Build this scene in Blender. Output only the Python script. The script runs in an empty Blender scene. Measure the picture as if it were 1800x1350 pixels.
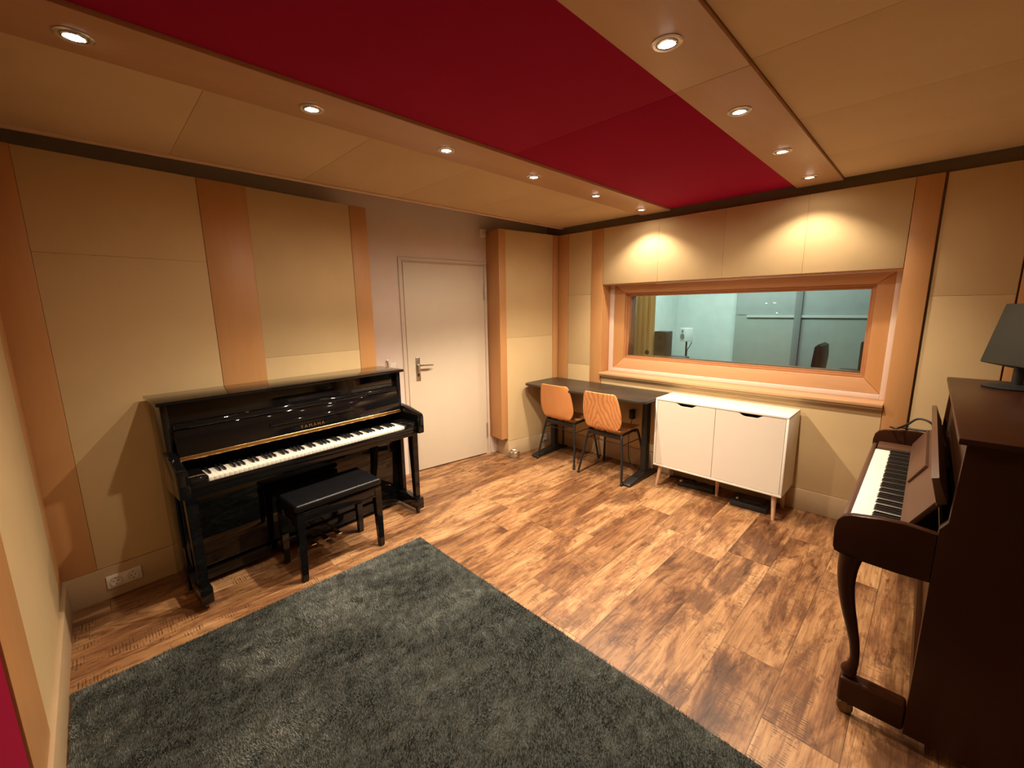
import bpy, bmesh, math, random
from mathutils import Vector, Matrix
random.seed(7)
PI = math.pi
SC = bpy.context.scene
COL = SC.collection

# ------------------------------------------------------------ camera
cam_d = bpy.data.cameras.new('camera')
cam = bpy.data.objects.new('camera', cam_d); COL.objects.link(cam)
YAW, PITCH, ROLL, FPX = -0.789316, 0.179689, -0.0134455, 740.02
cf = Vector((math.sin(YAW)*math.cos(PITCH), math.cos(YAW)*math.cos(PITCH), -math.sin(PITCH)))
cr0 = Vector((math.cos(YAW), -math.sin(YAW), 0)); cu0 = cr0.cross(cf)
cr = cr0*math.cos(ROLL) + cu0*math.sin(ROLL); cu = -cr0*math.sin(ROLL) + cu0*math.cos(ROLL)
M = Matrix((cr, cu, -cf)).transposed().to_4x4(); M.translation = Vector((0, 0, 1.58))
cam.matrix_world = M
cam_d.sensor_fit = 'HORIZONTAL'; cam_d.sensor_width = 36.0
cam_d.lens = 36.0*FPX/1800.0
cam_d.clip_start = 0.02; cam_d.clip_end = 60
SC.camera = cam

# ------------------------------------------------------------ world, exposure, lamps' strength
w = bpy.data.worlds.new('world'); SC.world = w; w.use_nodes = True
w.node_tree.nodes['Background'].inputs[0].default_value = (0.9, 0.75, 0.6, 1)
w.node_tree.nodes['Background'].inputs[1].default_value = 0.0
SC.view_settings.view_transform = 'Standard'; SC.view_settings.look = 'None'
SC.view_settings.gamma = 1.0; SC.view_settings.use_curve_mapping = False
SC.view_settings.exposure = 0.0
SC.cycles.max_bounces = 10; SC.cycles.diffuse_bounces = 6; SC.cycles.glossy_bounces = 5
SC.cycles.transmission_bounces = 8; SC.cycles.sample_clamp_indirect = 6.0
SPOT_W = 107.0
SPILL = 0.13
LAMP_LEVEL = {'left': [0.05, 0.50, 1.45, 1.45, 1.30, 0.40], 'right': [0.13, 0.50, 0.90, 0.34]}   # the lamps nearest the camera are weaker
SPOT_COL = (1.0, 0.82, 0.62)
CTRL_W = 54.0
cl = bpy.data.lights.new('control_room_light', 'AREA'); cl.shape = 'RECTANGLE'; cl.size = 1.6; cl.size_y = 0.5
cl.energy = CTRL_W; cl.color = (0.90, 1.0, 0.96)
clo = bpy.data.objects.new('control_room_light', cl); COL.objects.link(clo); clo.location = (-1.75, 5.3, 2.52)

# ------------------------------------------------------------ materials
def nt(name):
    m = bpy.data.materials.new(name); m.use_nodes = True
    t = m.node_tree; b = t.nodes['Principled BSDF']
    return m, t, b
def N(t, typ, **kw):
    n = t.nodes.new(typ)
    for k, v in kw.items():
        if k in n.inputs.keys() if isinstance(k, str) else False: n.inputs[k].default_value = v
        else: setattr(n, k, v)
    return n
def ramp(t, stops, interp='LINEAR'):
    r = t.nodes.new('ShaderNodeValToRGB'); e = r.color_ramp; e.interpolation = interp
    while len(e.elements) < len(stops): e.elements.new(0.5)
    for el, (p, c) in zip(e.elements, stops): el.position = p; el.color = (*c, 1) if len(c) == 3 else c
    return r
def mapping(t, scale=(1, 1, 1), coord='Object', loc=(0, 0, 0), rot=(0, 0, 0)):
    tc = t.nodes.new('ShaderNodeTexCoord'); mp = t.nodes.new('ShaderNodeMapping')
    t.links.new(tc.outputs[coord], mp.inputs[0]); mp.inputs['Scale'].default_value = scale
    mp.inputs['Location'].default_value = loc; mp.inputs['Rotation'].default_value = rot
    return mp
def noise(t, vec, scale, detail=4, rough=0.5, dist=0.0):
    n = t.nodes.new('ShaderNodeTexNoise'); n.inputs['Scale'].default_value = scale
    n.inputs['Detail'].default_value = detail; n.inputs['Roughness'].default_value = rough
    n.inputs['Distortion'].default_value = dist
    if vec is not None: t.links.new(vec, n.inputs['Vector'])
    return n
def bump(t, b, h, strength=0.2, dist=0.002):
    bn = t.nodes.new('ShaderNodeBump'); bn.inputs['Strength'].default_value = strength
    bn.inputs['Distance'].default_value = dist
    t.links.new(h, bn.inputs['Height']); t.links.new(bn.outputs[0], b.inputs['Normal'])
def mix(t, fac, a, bb, typ='MIX'):
    m = t.nodes.new('ShaderNodeMix'); m.data_type = 'RGBA'; m.blend_type = typ
    def put(s, v):
        if hasattr(v, 'is_linked') or hasattr(v, 'links'): t.links.new(v, s)
        else: s.default_value = v if not isinstance(v, tuple) or len(v) == 4 else (*v, 1)
    put(m.inputs[0], fac); put(m.inputs[6], a); put(m.inputs[7], bb)
    return m.outputs[2]
def math_(t, op, a, b=None, c=None):
    m = t.nodes.new('ShaderNodeMath'); m.operation = op
    for i, v in enumerate((a, b, c)):
        if v is None: continue
        if hasattr(v, 'links'): t.links.new(v, m.inputs[i])
        else: m.inputs[i].default_value = v
    return m.outputs[0]
def plain(name, col, rough=0.5, metal=0.0, var=0.04, scale=8, coat=0.0, spec=0.5, bmp=0.0, bscale=200):
    m, t, b = nt(name)
    mp = mapping(t); n = noise(t, mp.outputs[0], scale, 3)
    r = ramp(t, [(0.3, tuple(c*(1-var) for c in col)), (0.7, tuple(min(1, c*(1+var)) for c in col))])
    t.links.new(n.outputs['Fac'], r.inputs[0]); t.links.new(r.outputs[0], b.inputs['Base Color'])
    b.inputs['Roughness'].default_value = rough; b.inputs['Metallic'].default_value = metal
    b.inputs['Coat Weight'].default_value = coat; b.inputs['Specular IOR Level'].default_value = spec
    if bmp:
        n2 = noise(t, mp.outputs[0], bscale, 2); bump(t, b, n2.outputs['Fac'], bmp, 0.001)
    return m
def fabric(name, col, sheen=0.2):
    m, t, b = nt(name)
    mp = mapping(t); n = noise(t, mp.outputs[0], 2.2, 5, 0.6)
    r = ramp(t, [(0.3, tuple(c*0.95 for c in col)), (0.7, tuple(min(1, c*1.04) for c in col))])
    t.links.new(n.outputs['Fac'], r.inputs[0])
    f = noise(t, mp.outputs[0], 420, 2, 0.7)
    c2 = mix(t, 0.10, r.outputs[0], f.outputs['Fac'], 'OVERLAY')
    t.links.new(c2, b.inputs['Base Color']); b.inputs['Roughness'].default_value = 0.95
    b.inputs['Specular IOR Level'].default_value = 0.15
    bump(t, b, f.outputs['Fac'], 0.15, 0.001)
    return m
def wood(name, c1, c2, scale=(1, 1, 1), rough=0.45, gscale=6.0, contrast=1.0, spec=0.4, ring=0.0):
    m, t, b = nt(name)
    mp = mapping(t, scale)
    n = noise(t, mp.outputs[0], gscale, 6, 0.6, 0.6)
    big = noise(t, mp.outputs[0], gscale*0.25, 3, 0.5, 0.3)
    r = ramp(t, [(0.5-0.25*contrast, c1), (0.5+0.25*contrast, c2)])
    s = math_(t, 'MULTIPLY_ADD', n.outputs['Fac'], 0.6, math_(t, 'MULTIPLY', big.outputs['Fac'], 0.4))
    t.links.new(s, r.inputs[0])
    out = r.outputs[0]
    if ring:
        wv = t.nodes.new('ShaderNodeTexWave'); wv.inputs['Scale'].default_value = gscale*1.2
        wv.inputs['Distortion'].default_value = 5; wv.inputs['Detail'].default_value = 3
        t.links.new(mp.outputs[0], wv.inputs[0])
        wr = ramp(t, [(0.0, (1, 1, 1)), (1.0, (1-ring, 1-ring*1.2, 1-ring*1.4))]); t.links.new(wv.outputs['Fac'], wr.inputs[0])
        out = mix(t, 1.0, out, wr.outputs[0], 'MULTIPLY')
    t.links.new(out, b.inputs['Base Color'])
    b.inputs['Roughness'].default_value = rough; b.inputs['Specular IOR Level'].default_value = spec
    return m
CREAM = fabric('cream_fabric', (0.61, 0.455, 0.245))
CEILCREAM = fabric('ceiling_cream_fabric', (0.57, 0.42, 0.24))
RED = fabric('red_fabric', (0.31, 0.003, 0.036))
BIRCH = wood('birch_board_vertical', (0.52, 0.262, 0.098), (0.58, 0.305, 0.122), (5, 5, 0.5), 0.42)
BIRCHX = wood('birch_board_across', (0.55, 0.31, 0.155), (0.61, 0.36, 0.185), (0.5, 5, 5), 0.42)
BIRCHY = wood('birch_board_lengthwise', (0.46, 0.275, 0.145), (0.52, 0.315, 0.172), (5, 0.5, 5), 0.42)
SKIRT = plain('skirting_paint', (0.48, 0.345, 0.20), 0.5, var=0.03)
WHITEWALL = plain('white_wall_paint', (0.72, 0.62, 0.54), 0.8, var=0.02, bmp=0.1)
DOORW = plain('door_paint', (0.72, 0.64, 0.50), 0.45, var=0.01)
FRAMEW = plain('door_frame_paint', (0.66, 0.56, 0.45), 0.45, var=0.01)
WHITEPL = plain('white_plastic', (0.75, 0.72, 0.66), 0.35, var=0.01)
CABW = plain('white_foil', (0.78, 0.74, 0.66), 0.35, var=0.01)
DARKGAP = plain('dark_recess', (0.03, 0.02, 0.012), 0.9)
GAPW = plain('raw_wall_behind_panels', (0.30, 0.24, 0.17), 0.9)
PIANO = plain('black_polyester', (0.004, 0.004, 0.0045), 0.04, var=0.05, spec=0.5)
BENCHTOP = plain('black_leather', (0.005, 0.005, 0.006), 0.36, var=0.2, spec=0.3, bmp=0.25, bscale=160)
IVORY = plain('white_key_plastic', (0.82, 0.78, 0.68), 0.2, var=0.01)
EBONY = plain('black_key_plastic', (0.008, 0.008, 0.008), 0.25, var=0.1)
BRASS = plain('polished_brass', (0.80, 0.53, 0.22), 0.22, 1.0, var=0.12, scale=30)
AGED = plain('aged_metal', (0.20, 0.15, 0.10), 0.35, 1.0, var=0.2)
STEEL = plain('brushed_steel', (0.62, 0.60, 0.56), 0.28, 1.0)
CHROME = plain('polished_chrome', (0.75, 0.73, 0.70), 0.12, 1.0)
BLACKM = plain('black_powder_coat', (0.012, 0.011, 0.010), 0.42, var=0.1)
DESKTOP = plain('dark_desk_laminate', (0.032, 0.024, 0.018), 0.38, var=0.15, scale=5)
BLACKP = plain('black_plastic', (0.010, 0.010, 0.010), 0.5, var=0.1)
CHAIRW = wood('beech_ply', (0.60, 0.25, 0.085), (0.70, 0.32, 0.12), (4, 4, 0.9), 0.38, 5, ring=0.07)
def flamed():
    m, t, b = nt('flamed_beech_ply')
    mp = mapping(t, (1, 1, 1))
    d = noise(t, mp.outputs[0], 3.2, 2, 0.5)
    sp = t.nodes.new('ShaderNodeSeparateXYZ'); t.links.new(mp.outputs[0], sp.inputs[0])
    # nested arches: |x - x0| against height, bent by noise
    ax = math_(t, 'ABSOLUTE', math_(t, 'ADD', sp.outputs[0], 0.02))
    v = math_(t, 'ADD', math_(t, 'MULTIPLY', ax, 3.6), math_(t, 'MULTIPLY', math_(t, 'SUBTRACT', 0.9, sp.outputs[2]), -0.75))
    v = math_(t, 'ADD', v, math_(t, 'MULTIPLY', d.outputs['Fac'], 1.1))
    sn = math_(t, 'MULTIPLY_ADD', math_(t, 'SINE', math_(t, 'MULTIPLY', v, 40.0)), 0.5, 0.5)
    r = ramp(t, [(0.0, (0.50, 0.20, 0.062)), (0.35, (0.66, 0.29, 0.105)), (1.0, (0.70, 0.32, 0.12))]); t.links.new(sn, r.inputs[0])
    g2 = noise(t, mp.outputs[0], 30, 4); c = mix(t, 0.25, r.outputs[0], g2.outputs['Fac'], 'OVERLAY')
    t.links.new(c, b.inputs['Base Color']); b.inputs['Roughness'].default_value = 0.38
    return m
CHAIRW2 = flamed()
LEGW = wood('beech_leg', (0.56, 0.34, 0.21), (0.64, 0.41, 0.27), (6, 6, 1), 0.5)
MAHOG = wood('dark_mahogany', (0.026, 0.0080, 0.0018), (0.038, 0.011, 0.005), (3, 0.6, 3), 0.32, 7, spec=0.16)
MAHOGL = wood('lighter_mahogany_inside', (0.075, 0.034, 0.018), (0.10, 0.048, 0.027), (3, 0.6, 3), 0.4, 7, spec=0.4)  # lighter mahogany tone for fallboard, key slip and key blocks
MAHOGV = wood('dark_mahogany_vertical', (0.026, 0.0080, 0.0018), (0.036, 0.010, 0.005), (3, 3, 0.6), 0.32, 7, spec=0.16)
CURT, _t, _b = nt('curtain_cloth')
_tl = _t.nodes.new('ShaderNodeBsdfTranslucent'); _tl.inputs[0].default_value = (0.95, 0.78, 0.52, 1)
_b.inputs['Base Color'].default_value = (0.80, 0.60, 0.36, 1); _b.inputs['Roughness'].default_value = 0.9
_m2 = _t.nodes.new('ShaderNodeMixShader'); _m2.inputs[0].default_value = 0.55
_t.links.new(_b.outputs[0], _m2.inputs[1]); _t.links.new(_tl.outputs[0], _m2.inputs[2])
_t.links.new(_m2.outputs[0], [n for n in _t.nodes if n.type == 'OUTPUT_MATERIAL'][0].inputs[0])
CTRLW = plain('control_room_wall', (0.66, 0.74, 0.72), 0.85)
CTRLG = plain('control_room_grey', (0.34, 0.38, 0.35), 0.85)
CTRLF = plain('control_room_floor', (0.18, 0.14, 0.10), 0.7)
DBROWN = plain('dark_brown_veneer', (0.06, 0.045, 0.035), 0.5)
LEDM, _t, _b = nt('lamp_led'); _b.inputs['Emission Color'].default_value = (1.0, 0.93, 0.80, 1); _b.inputs['Emission Strength'].default_value = 30.0
GLASS, _t, _b = nt('window_glass')
_o = [n for n in _t.nodes if n.type == 'OUTPUT_MATERIAL'][0]
_g = _t.nodes.new('ShaderNodeBsdfGlossy'); _g.inputs['Roughness'].default_value = 0.0; _g.inputs['Color'].default_value = (1, 1, 1, 1)
_tr = _t.nodes.new('ShaderNodeBsdfTransparent'); _tr.inputs[0].default_value = (0.93, 0.97, 0.95, 1)
_f = _t.nodes.new('ShaderNodeFresnel'); _f.inputs[0].default_value = 1.5
_mx = _t.nodes.new('ShaderNodeMixShader')
_t.links.new(_f.outputs[0], _mx.inputs[0]); _t.links.new(_tr.outputs[0], _mx.inputs[1]); _t.links.new(_g.outputs[0], _mx.inputs[2])
_t.links.new(_mx.outputs[0], _o.inputs[0])

def floor_mat():
    m, t, b = nt('laminate_planks')
    L = t.links
    uv = t.nodes.new('ShaderNodeUVMap'); uv.uv_map = 'plank'
    at = t.nodes.new('ShaderNodeAttribute'); at.attribute_name = 'rnd'
    sep = t.nodes.new('ShaderNodeSeparateXYZ'); L.new(uv.outputs[0], sep.inputs[0])
    rs = t.nodes.new('ShaderNodeSeparateColor'); L.new(at.outputs['Color'], rs.inputs[0])
    # vector: (across, along, random slice)
    def vec(sx, sy, k):
        c = t.nodes.new('ShaderNodeCombineXYZ')
        L.new(math_(t, 'MULTIPLY_ADD', sep.outputs[0], sx, math_(t, 'MULTIPLY', rs.outputs[1], 17.0)), c.inputs[0])
        L.new(math_(t, 'MULTIPLY_ADD', sep.outputs[1], sy, math_(t, 'MULTIPLY', rs.outputs[2], 23.0)), c.inputs[1])
        L.new(math_(t, 'MULTIPLY', rs.outputs[0], 31.0+k), c.inputs[2])
        return c.outputs[0]
    grain = noise(t, vec(38, 2.2, 0), 1.0, 7, 0.62, 0.5)
    cath = noise(t, vec(9.0, 0.9, 3), 1.0, 3, 0.5, 0.6)
    rings = t.nodes.new('ShaderNodeMath'); rings.operation = 'SINE'
    L.new(math_(t, 'MULTIPLY', cath.outputs['Fac'], 90.0), rings.inputs[0])
    patch = noise(t, vec(6.5, 2.0, 5), 1.0, 5, 0.62, 0.6)
    patch2 = noise(t, vec(11, 4.0, 9), 1.0, 4, 0.65, 0.8)
    base = ramp(t, [(0.32, (0.19, 0.088, 0.036)), (0.48, (0.35, 0.185, 0.080)), (0.64, (0.50, 0.295, 0.140))])
    s = math_(t, 'ADD', math_(t, 'MULTIPLY', grain.outputs['Fac'], 0.55), math_(t, 'MULTIPLY', patch.outputs['Fac'], 0.45))
    s = math_(t, 'ADD', s, math_(t, 'MULTIPLY_ADD', rs.outputs[0], 0.22, -0.10))
    L.new(s, base.inputs[0])
    c = base.outputs[0]
    rr = ramp(t, [(0.0, (0.72, 0.66, 0.62)), (0.55, (1, 1, 1))])
    L.new(math_(t, 'MULTIPLY_ADD', rings.outputs[0], 0.5, 0.5), rr.inputs[0])
    rmask = ramp(t, [(0.45, (0, 0, 0)), (0.62, (1, 1, 1))]); L.new(patch2.outputs['Fac'], rmask.inputs[0])
    c = mix(t, math_(t, 'MULTIPLY', rmask.outputs[0], 0.8), c, mix(t, 1.0, c, rr.outputs[0], 'MULTIPLY'))
    fine = noise(t, vec(150, 5.0, 27), 1.0, 3, 0.6, 0.2)
    fr = ramp(t, [(0.36, (0.62, 0.54, 0.48)), (0.52, (1, 1, 1))]); L.new(fine.outputs['Fac'], fr.inputs[0])
    c = mix(t, 0.7, c, fr.outputs[0], 'MULTIPLY')
    # reddish and grey-brown weathered clouds
    cl1 = noise(t, vec(5.5, 1.5, 5), 1.0, 7, 0.70, 0.5)
    rd = ramp(t, [(0.44, (0, 0, 0)), (0.54, (1, 1, 1))]); L.new(cl1.outputs['Fac'], rd.inputs[0])
    c = mix(t, math_(t, 'MULTIPLY', rd.outputs[0], 0.85), c, mix(t, 1.0, c, (0.68, 0.56, 0.50), 'MULTIPLY'))
    dk = ramp(t, [(0.49, (0, 0, 0)), (0.60, (1, 1, 1))]); L.new(cl1.outputs['Fac'], dk.inputs[0])
    f = math_(t, 'MULTIPLY', dk.outputs[0], math_(t, 'MULTIPLY_ADD', rs.outputs[1], 0.50, 0.50))
    c = mix(t, f, c, mix(t, 1.0, c, (0.40, 0.38, 0.42), 'MULTIPLY'))
    cl2 = noise(t, vec(22, 6.5, 21), 1.0, 7, 0.75, 0.8)
    d2 = ramp(t, [(0.54, (0, 0, 0)), (0.64, (1, 1, 1))]); L.new(cl2.outputs['Fac'], d2.inputs[0])
    c = mix(t, math_(t, 'MULTIPLY', d2.outputs[0], 0.9), c, mix(t, 1.0, c, (0.42, 0.34, 0.32), 'MULTIPLY'))
    # saw marks: short dark strokes across the plank, in patches
    wv = t.nodes.new('ShaderNodeTexWave'); wv.wave_type = 'BANDS'; wv.bands_direction = 'Y'
    wv.inputs['Scale'].default_value = 1.0; wv.inputs['Distortion'].default_value = 3.5; wv.inputs['Detail'].default_value = 4; wv.inputs['Detail Scale'].default_value = 1.3
    L.new(vec(5.0, 26.0, 11), wv.inputs[0])
    sm = ramp(t, [(0.45, (0, 0, 0)), (0.80, (1, 1, 1))]); L.new(wv.outputs['Fac'], sm.inputs[0])
    mk = noise(t, vec(9.0, 4.5, 13), 1.0, 4, 0.65, 0.6)
    mr = ramp(t, [(0.54, (0, 0, 0)), (0.60, (1, 1, 1))]); L.new(mk.outputs['Fac'], mr.inputs[0])
    brk = noise(t, vec(22, 110, 15), 1.0, 2); br = ramp(t, [(0.42, (0, 0, 0)), (0.55, (1, 1, 1))]); L.new(brk.outputs['Fac'], br.inputs[0])
    f2 = math_(t, 'MULTIPLY', math_(t, 'MULTIPLY', math_(t, 'MULTIPLY', sm.outputs[0], mr.outputs[0]), br.outputs[0]), 0.85)
    c = mix(t, f2, c, (0.055, 0.028, 0.017))
    # knots
    vo = t.nodes.new('ShaderNodeTexVoronoi'); vo.inputs['Scale'].default_value = 1.0
    L.new(vec(6.0, 3.2, 17), vo.inputs['Vector'])
    kn = ramp(t, [(0.0, (1, 1, 1)), (0.09, (0.6, 0.6, 0.6)), (0.16, (0, 0, 0))]); L.new(vo.outputs['Distance'], kn.inputs[0])
    c = mix(t, math_(t, 'MULTIPLY', kn.outputs[0], 0.7), c, (0.09, 0.042, 0.02))
    # joints
    uv2 = t.nodes.new('ShaderNodeUVMap'); uv2.uv_map = 'edge'
    s2 = t.nodes.new('ShaderNodeSeparateXYZ'); L.new(uv2.outputs[0], s2.inputs[0])
    dx = math_(t, 'MINIMUM', sep.outputs[0], s2.outputs[0]); dy = math_(t, 'MINIMUM', sep.outputs[1], s2.outputs[1])
    d = math_(t, 'MINIMUM', dx, dy)
    jn = math_(t, 'LESS_THAN', d, 0.0016)
    c = mix(t, math_(t, 'MULTIPLY', jn, 0.75), c, (0.05, 0.024, 0.012))
    L.new(c, b.inputs['Base Color'])
    b.inputs['Roughness'].default_value = 0.40; b.inputs['Specular IOR Level'].default_value = 0.45
    bump(t, b, math_(t, 'SUBTRACT', grain.outputs['Fac'], math_(t, 'MULTIPLY', jn, 1.0)), 0.12, 0.001)
    return m
FLOORM = floor_mat()
def rug_mats():
    m, t, b = nt('rug_pile')
    at = t.nodes.new('ShaderNodeAttribute'); at.attribute_name = 'tone'
    r = ramp(t, [(0.15, (0.075, 0.086, 0.078)), (0.5, (0.150, 0.166, 0.150)), (0.9, (0.30, 0.32, 0.29))])
    t.links.new(at.outputs['Fac'], r.inputs[0]); t.links.new(r.outputs[0], b.inputs['Base Color'])
    b.inputs['Roughness'].default_value = 0.85; b.inputs['Specular IOR Level'].default_value = 0.2
    m2 = plain('rug_backing', (0.04, 0.046, 0.042), 0.95)
    return m, m2
PILE, BACKING = rug_mats()

# ------------------------------------------------------------ geometry helpers
def bm_new(): return bmesh.new()
def add_box(bm, x0, x1, y0, y1, z0, z1, r=0.0, seg=2, mtx=None):
    t = bmesh.new(); bmesh.ops.create_cube(t, size=1.0)
    sx, sy, sz = abs(x1-x0), abs(y1-y0), abs(z1-z0)
    bmesh.ops.scale(t, vec=(sx, sy, sz), verts=t.verts)
    r = min(r, 0.49*min(sx, sy, sz))
    if r > 0: bmesh.ops.bevel(t, geom=list(t.edges), offset=r, segments=seg, affect='EDGES', profile=0.5)
    bmesh.ops.translate(t, vec=((x0+x1)/2, (y0+y1)/2, (z0+z1)/2), verts=t.verts)
    merge(bm, t, mtx)
def merge(bm, t, mtx=None):
    if mtx is not None: bmesh.ops.transform(t, matrix=mtx, verts=t.verts)
    me = bpy.data.meshes.new('tmp'); t.to_mesh(me); t.free(); bm.from_mesh(me); bpy.data.meshes.remove(me)
def add_prism(bm, pts, axis, a, b, r=0.0, mtx=None, seg=2):
    """pts 2D outline extruded along axis ('x','y','z') from a to b"""
    t = bmesh.new()
    def P(p, h):
        if axis == 'x': return (h, p[0], p[1])
        if axis == 'y': return (p[0], h, p[1])
        return (p[0], p[1], h)
    v0 = [t.verts.new(P(p, a)) for p in pts]; v1 = [t.verts.new(P(p, b)) for p in pts]
    n = len(pts)
    f0 = t.faces.new(v0); f1 = t.faces.new(list(reversed(v1)))
    for i in range(n): t.faces.new((v0[i], v1[i], v1[(i+1) % n], v0[(i+1) % n]))
    bmesh.ops.recalc_face_normals(t, faces=t.faces)
    if r > 0:
        es = set(f0.edges) | set(f1.edges)
        bmesh.ops.bevel(t, geom=list(es), offset=r, segments=seg, affect='EDGES', profile=0.5)
    merge(bm, t, mtx)
def add_lathe(bm, prof, c=(0, 0, 0), seg=32, mtx=None):
    t = bmesh.new(); rings = []
    for (r, z) in prof:
        if r < 1e-6: rings.append([t.verts.new((0, 0, z))])
        else: rings.append([t.verts.new((r*math.cos(2*PI*i/seg), r*math.sin(2*PI*i/seg), z)) for i in range(seg)])
    for a, b in zip(rings, rings[1:]):
        for i in range(seg):
            j = (i+1) % seg
            if len(a) == 1 and len(b) == 1: continue
            if len(a) == 1: t.faces.new((a[0], b[i], b[j]))
            elif len(b) == 1: t.faces.new((a[i], a[j], b[0]))
            else: t.faces.new((a[i], a[j], b[j], b[i]))
    bmesh.ops.recalc_face_normals(t, faces=t.faces)
    bmesh.ops.translate(t, vec=c, verts=t.verts)
    merge(bm, t, mtx)
def smooth_path(pts, n=6):
    P = [Vector(p) for p in pts]; out = []
    for i in range(len(P)-1):
        p0 = P[max(i-1, 0)]; p1 = P[i]; p2 = P[i+1]; p3 = P[min(i+2, len(P)-1)]
        for k in range(n):
            s = k/n
            out.append(0.5*((2*p1)+(-p0+p2)*s+(2*p0-5*p1+4*p2-p3)*s*s+(-p0+3*p1-3*p2+p3)*s**3))
    out.append(P[-1]); return out
def add_tube(bm, pts, r, seg=10, smooth=0, radii=None, sx=1.0, sy=1.0):
    P = smooth_path(pts, smooth) if smooth else [Vector(p) for p in pts]
    if radii: R = [radii[0]+(radii[1]-radii[0])*i/(len(P)-1) for i in range(len(P))]
    elif isinstance(r, (list, tuple)): R = list(r)
    else: R = [r]*len(P)
    t = bmesh.new(); rings = []
    up = Vector((0, 0, 1)); d0 = (P[1]-P[0]).normalized()
    if abs(d0.dot(up)) > 0.95: up = Vector((1, 0, 0))
    u = d0.cross(up).normalized()
    for i, p in enumerate(P):
        d = (P[min(i+1, len(P)-1)]-P[max(i-1, 0)]).normalized()
        u = (u - d*u.dot(d)).normalized(); v = d.cross(u)
        rings.append([t.verts.new(p+(u*math.cos(2*PI*k/seg)*sx+v*math.sin(2*PI*k/seg)*sy)*R[i]) for k in range(seg)])
    for a, b in zip(rings, rings[1:]):
        for k in range(seg):
            j = (k+1) % seg; t.faces.new((a[k], a[j], b[j], b[k]))
    t.faces.new(rings[0][::-1]); t.faces.new(rings[-1])
    bmesh.ops.recalc_face_normals(t, faces=t.faces)
    merge(bm, t)
def rounded(x0, x1, y0, y1, r, n=6):
    out = []
    for cx, cy, a0 in ((x1-r, y1-r, 0), (x0+r, y1-r, PI/2), (x0+r, y0+r, PI), (x1-r, y0+r, 1.5*PI)):
        for i in range(n+1):
            a = a0+PI/2*i/n; out.append((cx+r*math.cos(a), cy+r*math.sin(a)))
    return out
def obj(name, bm, m, parent=None, smooth=True, loc=None):
    me = bpy.data.meshes.new(name)
    if smooth:
        for f in bm.faces: f.smooth = True
        for e in bm.edges:
            if len(e.link_faces) == 2 and e.calc_face_angle(0) > 0.6: e.smooth = False
    bm.to_mesh(me); bm.free()
    if m: me.materials.append(m)
    o = bpy.data.objects.new(name, me); COL.objects.link(o)
    if parent: o.parent = parent
    if loc: o.location = loc
    return o
def box_obj(name, b, m, parent=None, r=0.0, seg=2):
    bm = bm_new(); add_box(bm, *b, r=r, seg=seg); return obj(name, bm, m, parent)
def thing(name, label, cat, loc=(0, 0, 0), rz=0.0, group=None):
    o = bpy.data.objects.new(name, None); COL.objects.link(o); o.empty_display_size = 0.1
    o.location = loc; o.rotation_euler = (0, 0, rz)
    o['label'] = label; o['category'] = cat
    if group: o['group'] = group
    return o
def tag(o, label, cat, group=None):
    o['label'] = label; o['category'] = cat
    if group: o['group'] = group
    return o
def struct(o, label=None):
    o['kind'] = 'structure'
    if label: o['label'] = label
    return o
def place(o, loc, rz=0.0): o.location = loc; o.rotation_euler = (0, 0, rz); return o
def copy_tree(o, parent=None):
    c = o.copy(); COL.objects.link(c); c.parent = parent
    for ch in list(o.children): copy_tree(ch, c)
    return c

# ------------------------------------------------------------ floor (planks along y, 243 mm wide)
def build_floor():
    bm = bm_new(); uv = bm.loops.layers.uv.new('plank'); ed = bm.loops.layers.uv.new('edge')
    cl_ = bm.loops.layers.float_color.new('rnd')
    W = 0.243; rng = random.Random(11)
    ends = {-1: 2.93, 0: 3.22, 1: 1.46, 2: 2.60, 3: 1.47, 4: 2.95}     # joints seen in the open floor
    for k in range(-6, 15):
        x1 = -0.307-W*(k-1)-W; x0 = x1-W
        x0, x1 = x0, x1
        a = ends.get(k, rng.uniform(-0.3, 1.0)); L0 = 1.285
        while a > -0.5: a -= L0
        while a < 4.1:
            y0, y1 = a, a+L0
            vs = [bm.verts.new((x, y, 0)) for x, y in ((x0, y0), (x1, y0), (x1, y1), (x0, y1))]
            f = bm.faces.new(vs); c = (rng.random(), rng.random(), rng.random(), 1)
            for lp in f.loops:
                co = lp.vert.co
                lp[uv].uv = (co.x-x0, co.y-y0); lp[ed].uv = (x1-co.x, y1-co.y); lp[cl_] = c
            a += L0
    return struct(obj('floor', bm, FLOORM, smooth=False))
build_floor()
struct(box_obj('floor_slab', (-3.9, 1.0, -0.6, 4.1, -0.1, -0.004), DARKGAP))

# ------------------------------------------------------------ left wall
P0 = (-3.10, -0.255); A0 = math.atan(0.07)          # near panelled stretch, splayed outwards
WA = -math.atan(0.1273); WO = (-3.455, 2.058)        # white wall with the door
def left_wall():
    bm = bm_new()
    def seg(p, q, z0, z1, th=0.12):
        d = Vector((q[0]-p[0], q[1]-p[1])); d.normalize(); n = Vector((-d.y, d.x))*th
        add_prism(bm, [p, q, (q[0]+n.x, q[1]+n.y), (p[0]+n.x, p[1]+n.y)], 'z', z0, z1)
    X = lambda y: -3.717+0.1273*y
    seg((-3.38, -0.6), (X(1.60), 1.60), 0, 2.62)
    seg((X(1.60), 1.60), (X(2.018), 2.018), 0, 2.62)
    seg((X(2.018), 2.018), (X(2.96), 2.96), 2.04, 2.62)
    seg((X(2.96), 2.96), (X(4.15), 4.15), 0, 2.62)
    return struct(obj('wall_left', bm, WHITEWALL, smooth=False))
left_wall()
struct(box_obj('wall_near', (-3.6, 1.0, -0.62, -0.40, 0, 2.62), GAPW))
struct(box_obj('wall_right', (0.68, 0.86, -0.62, 4.1, 0, 2.62), GAPW))
bm = bm_new()
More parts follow.
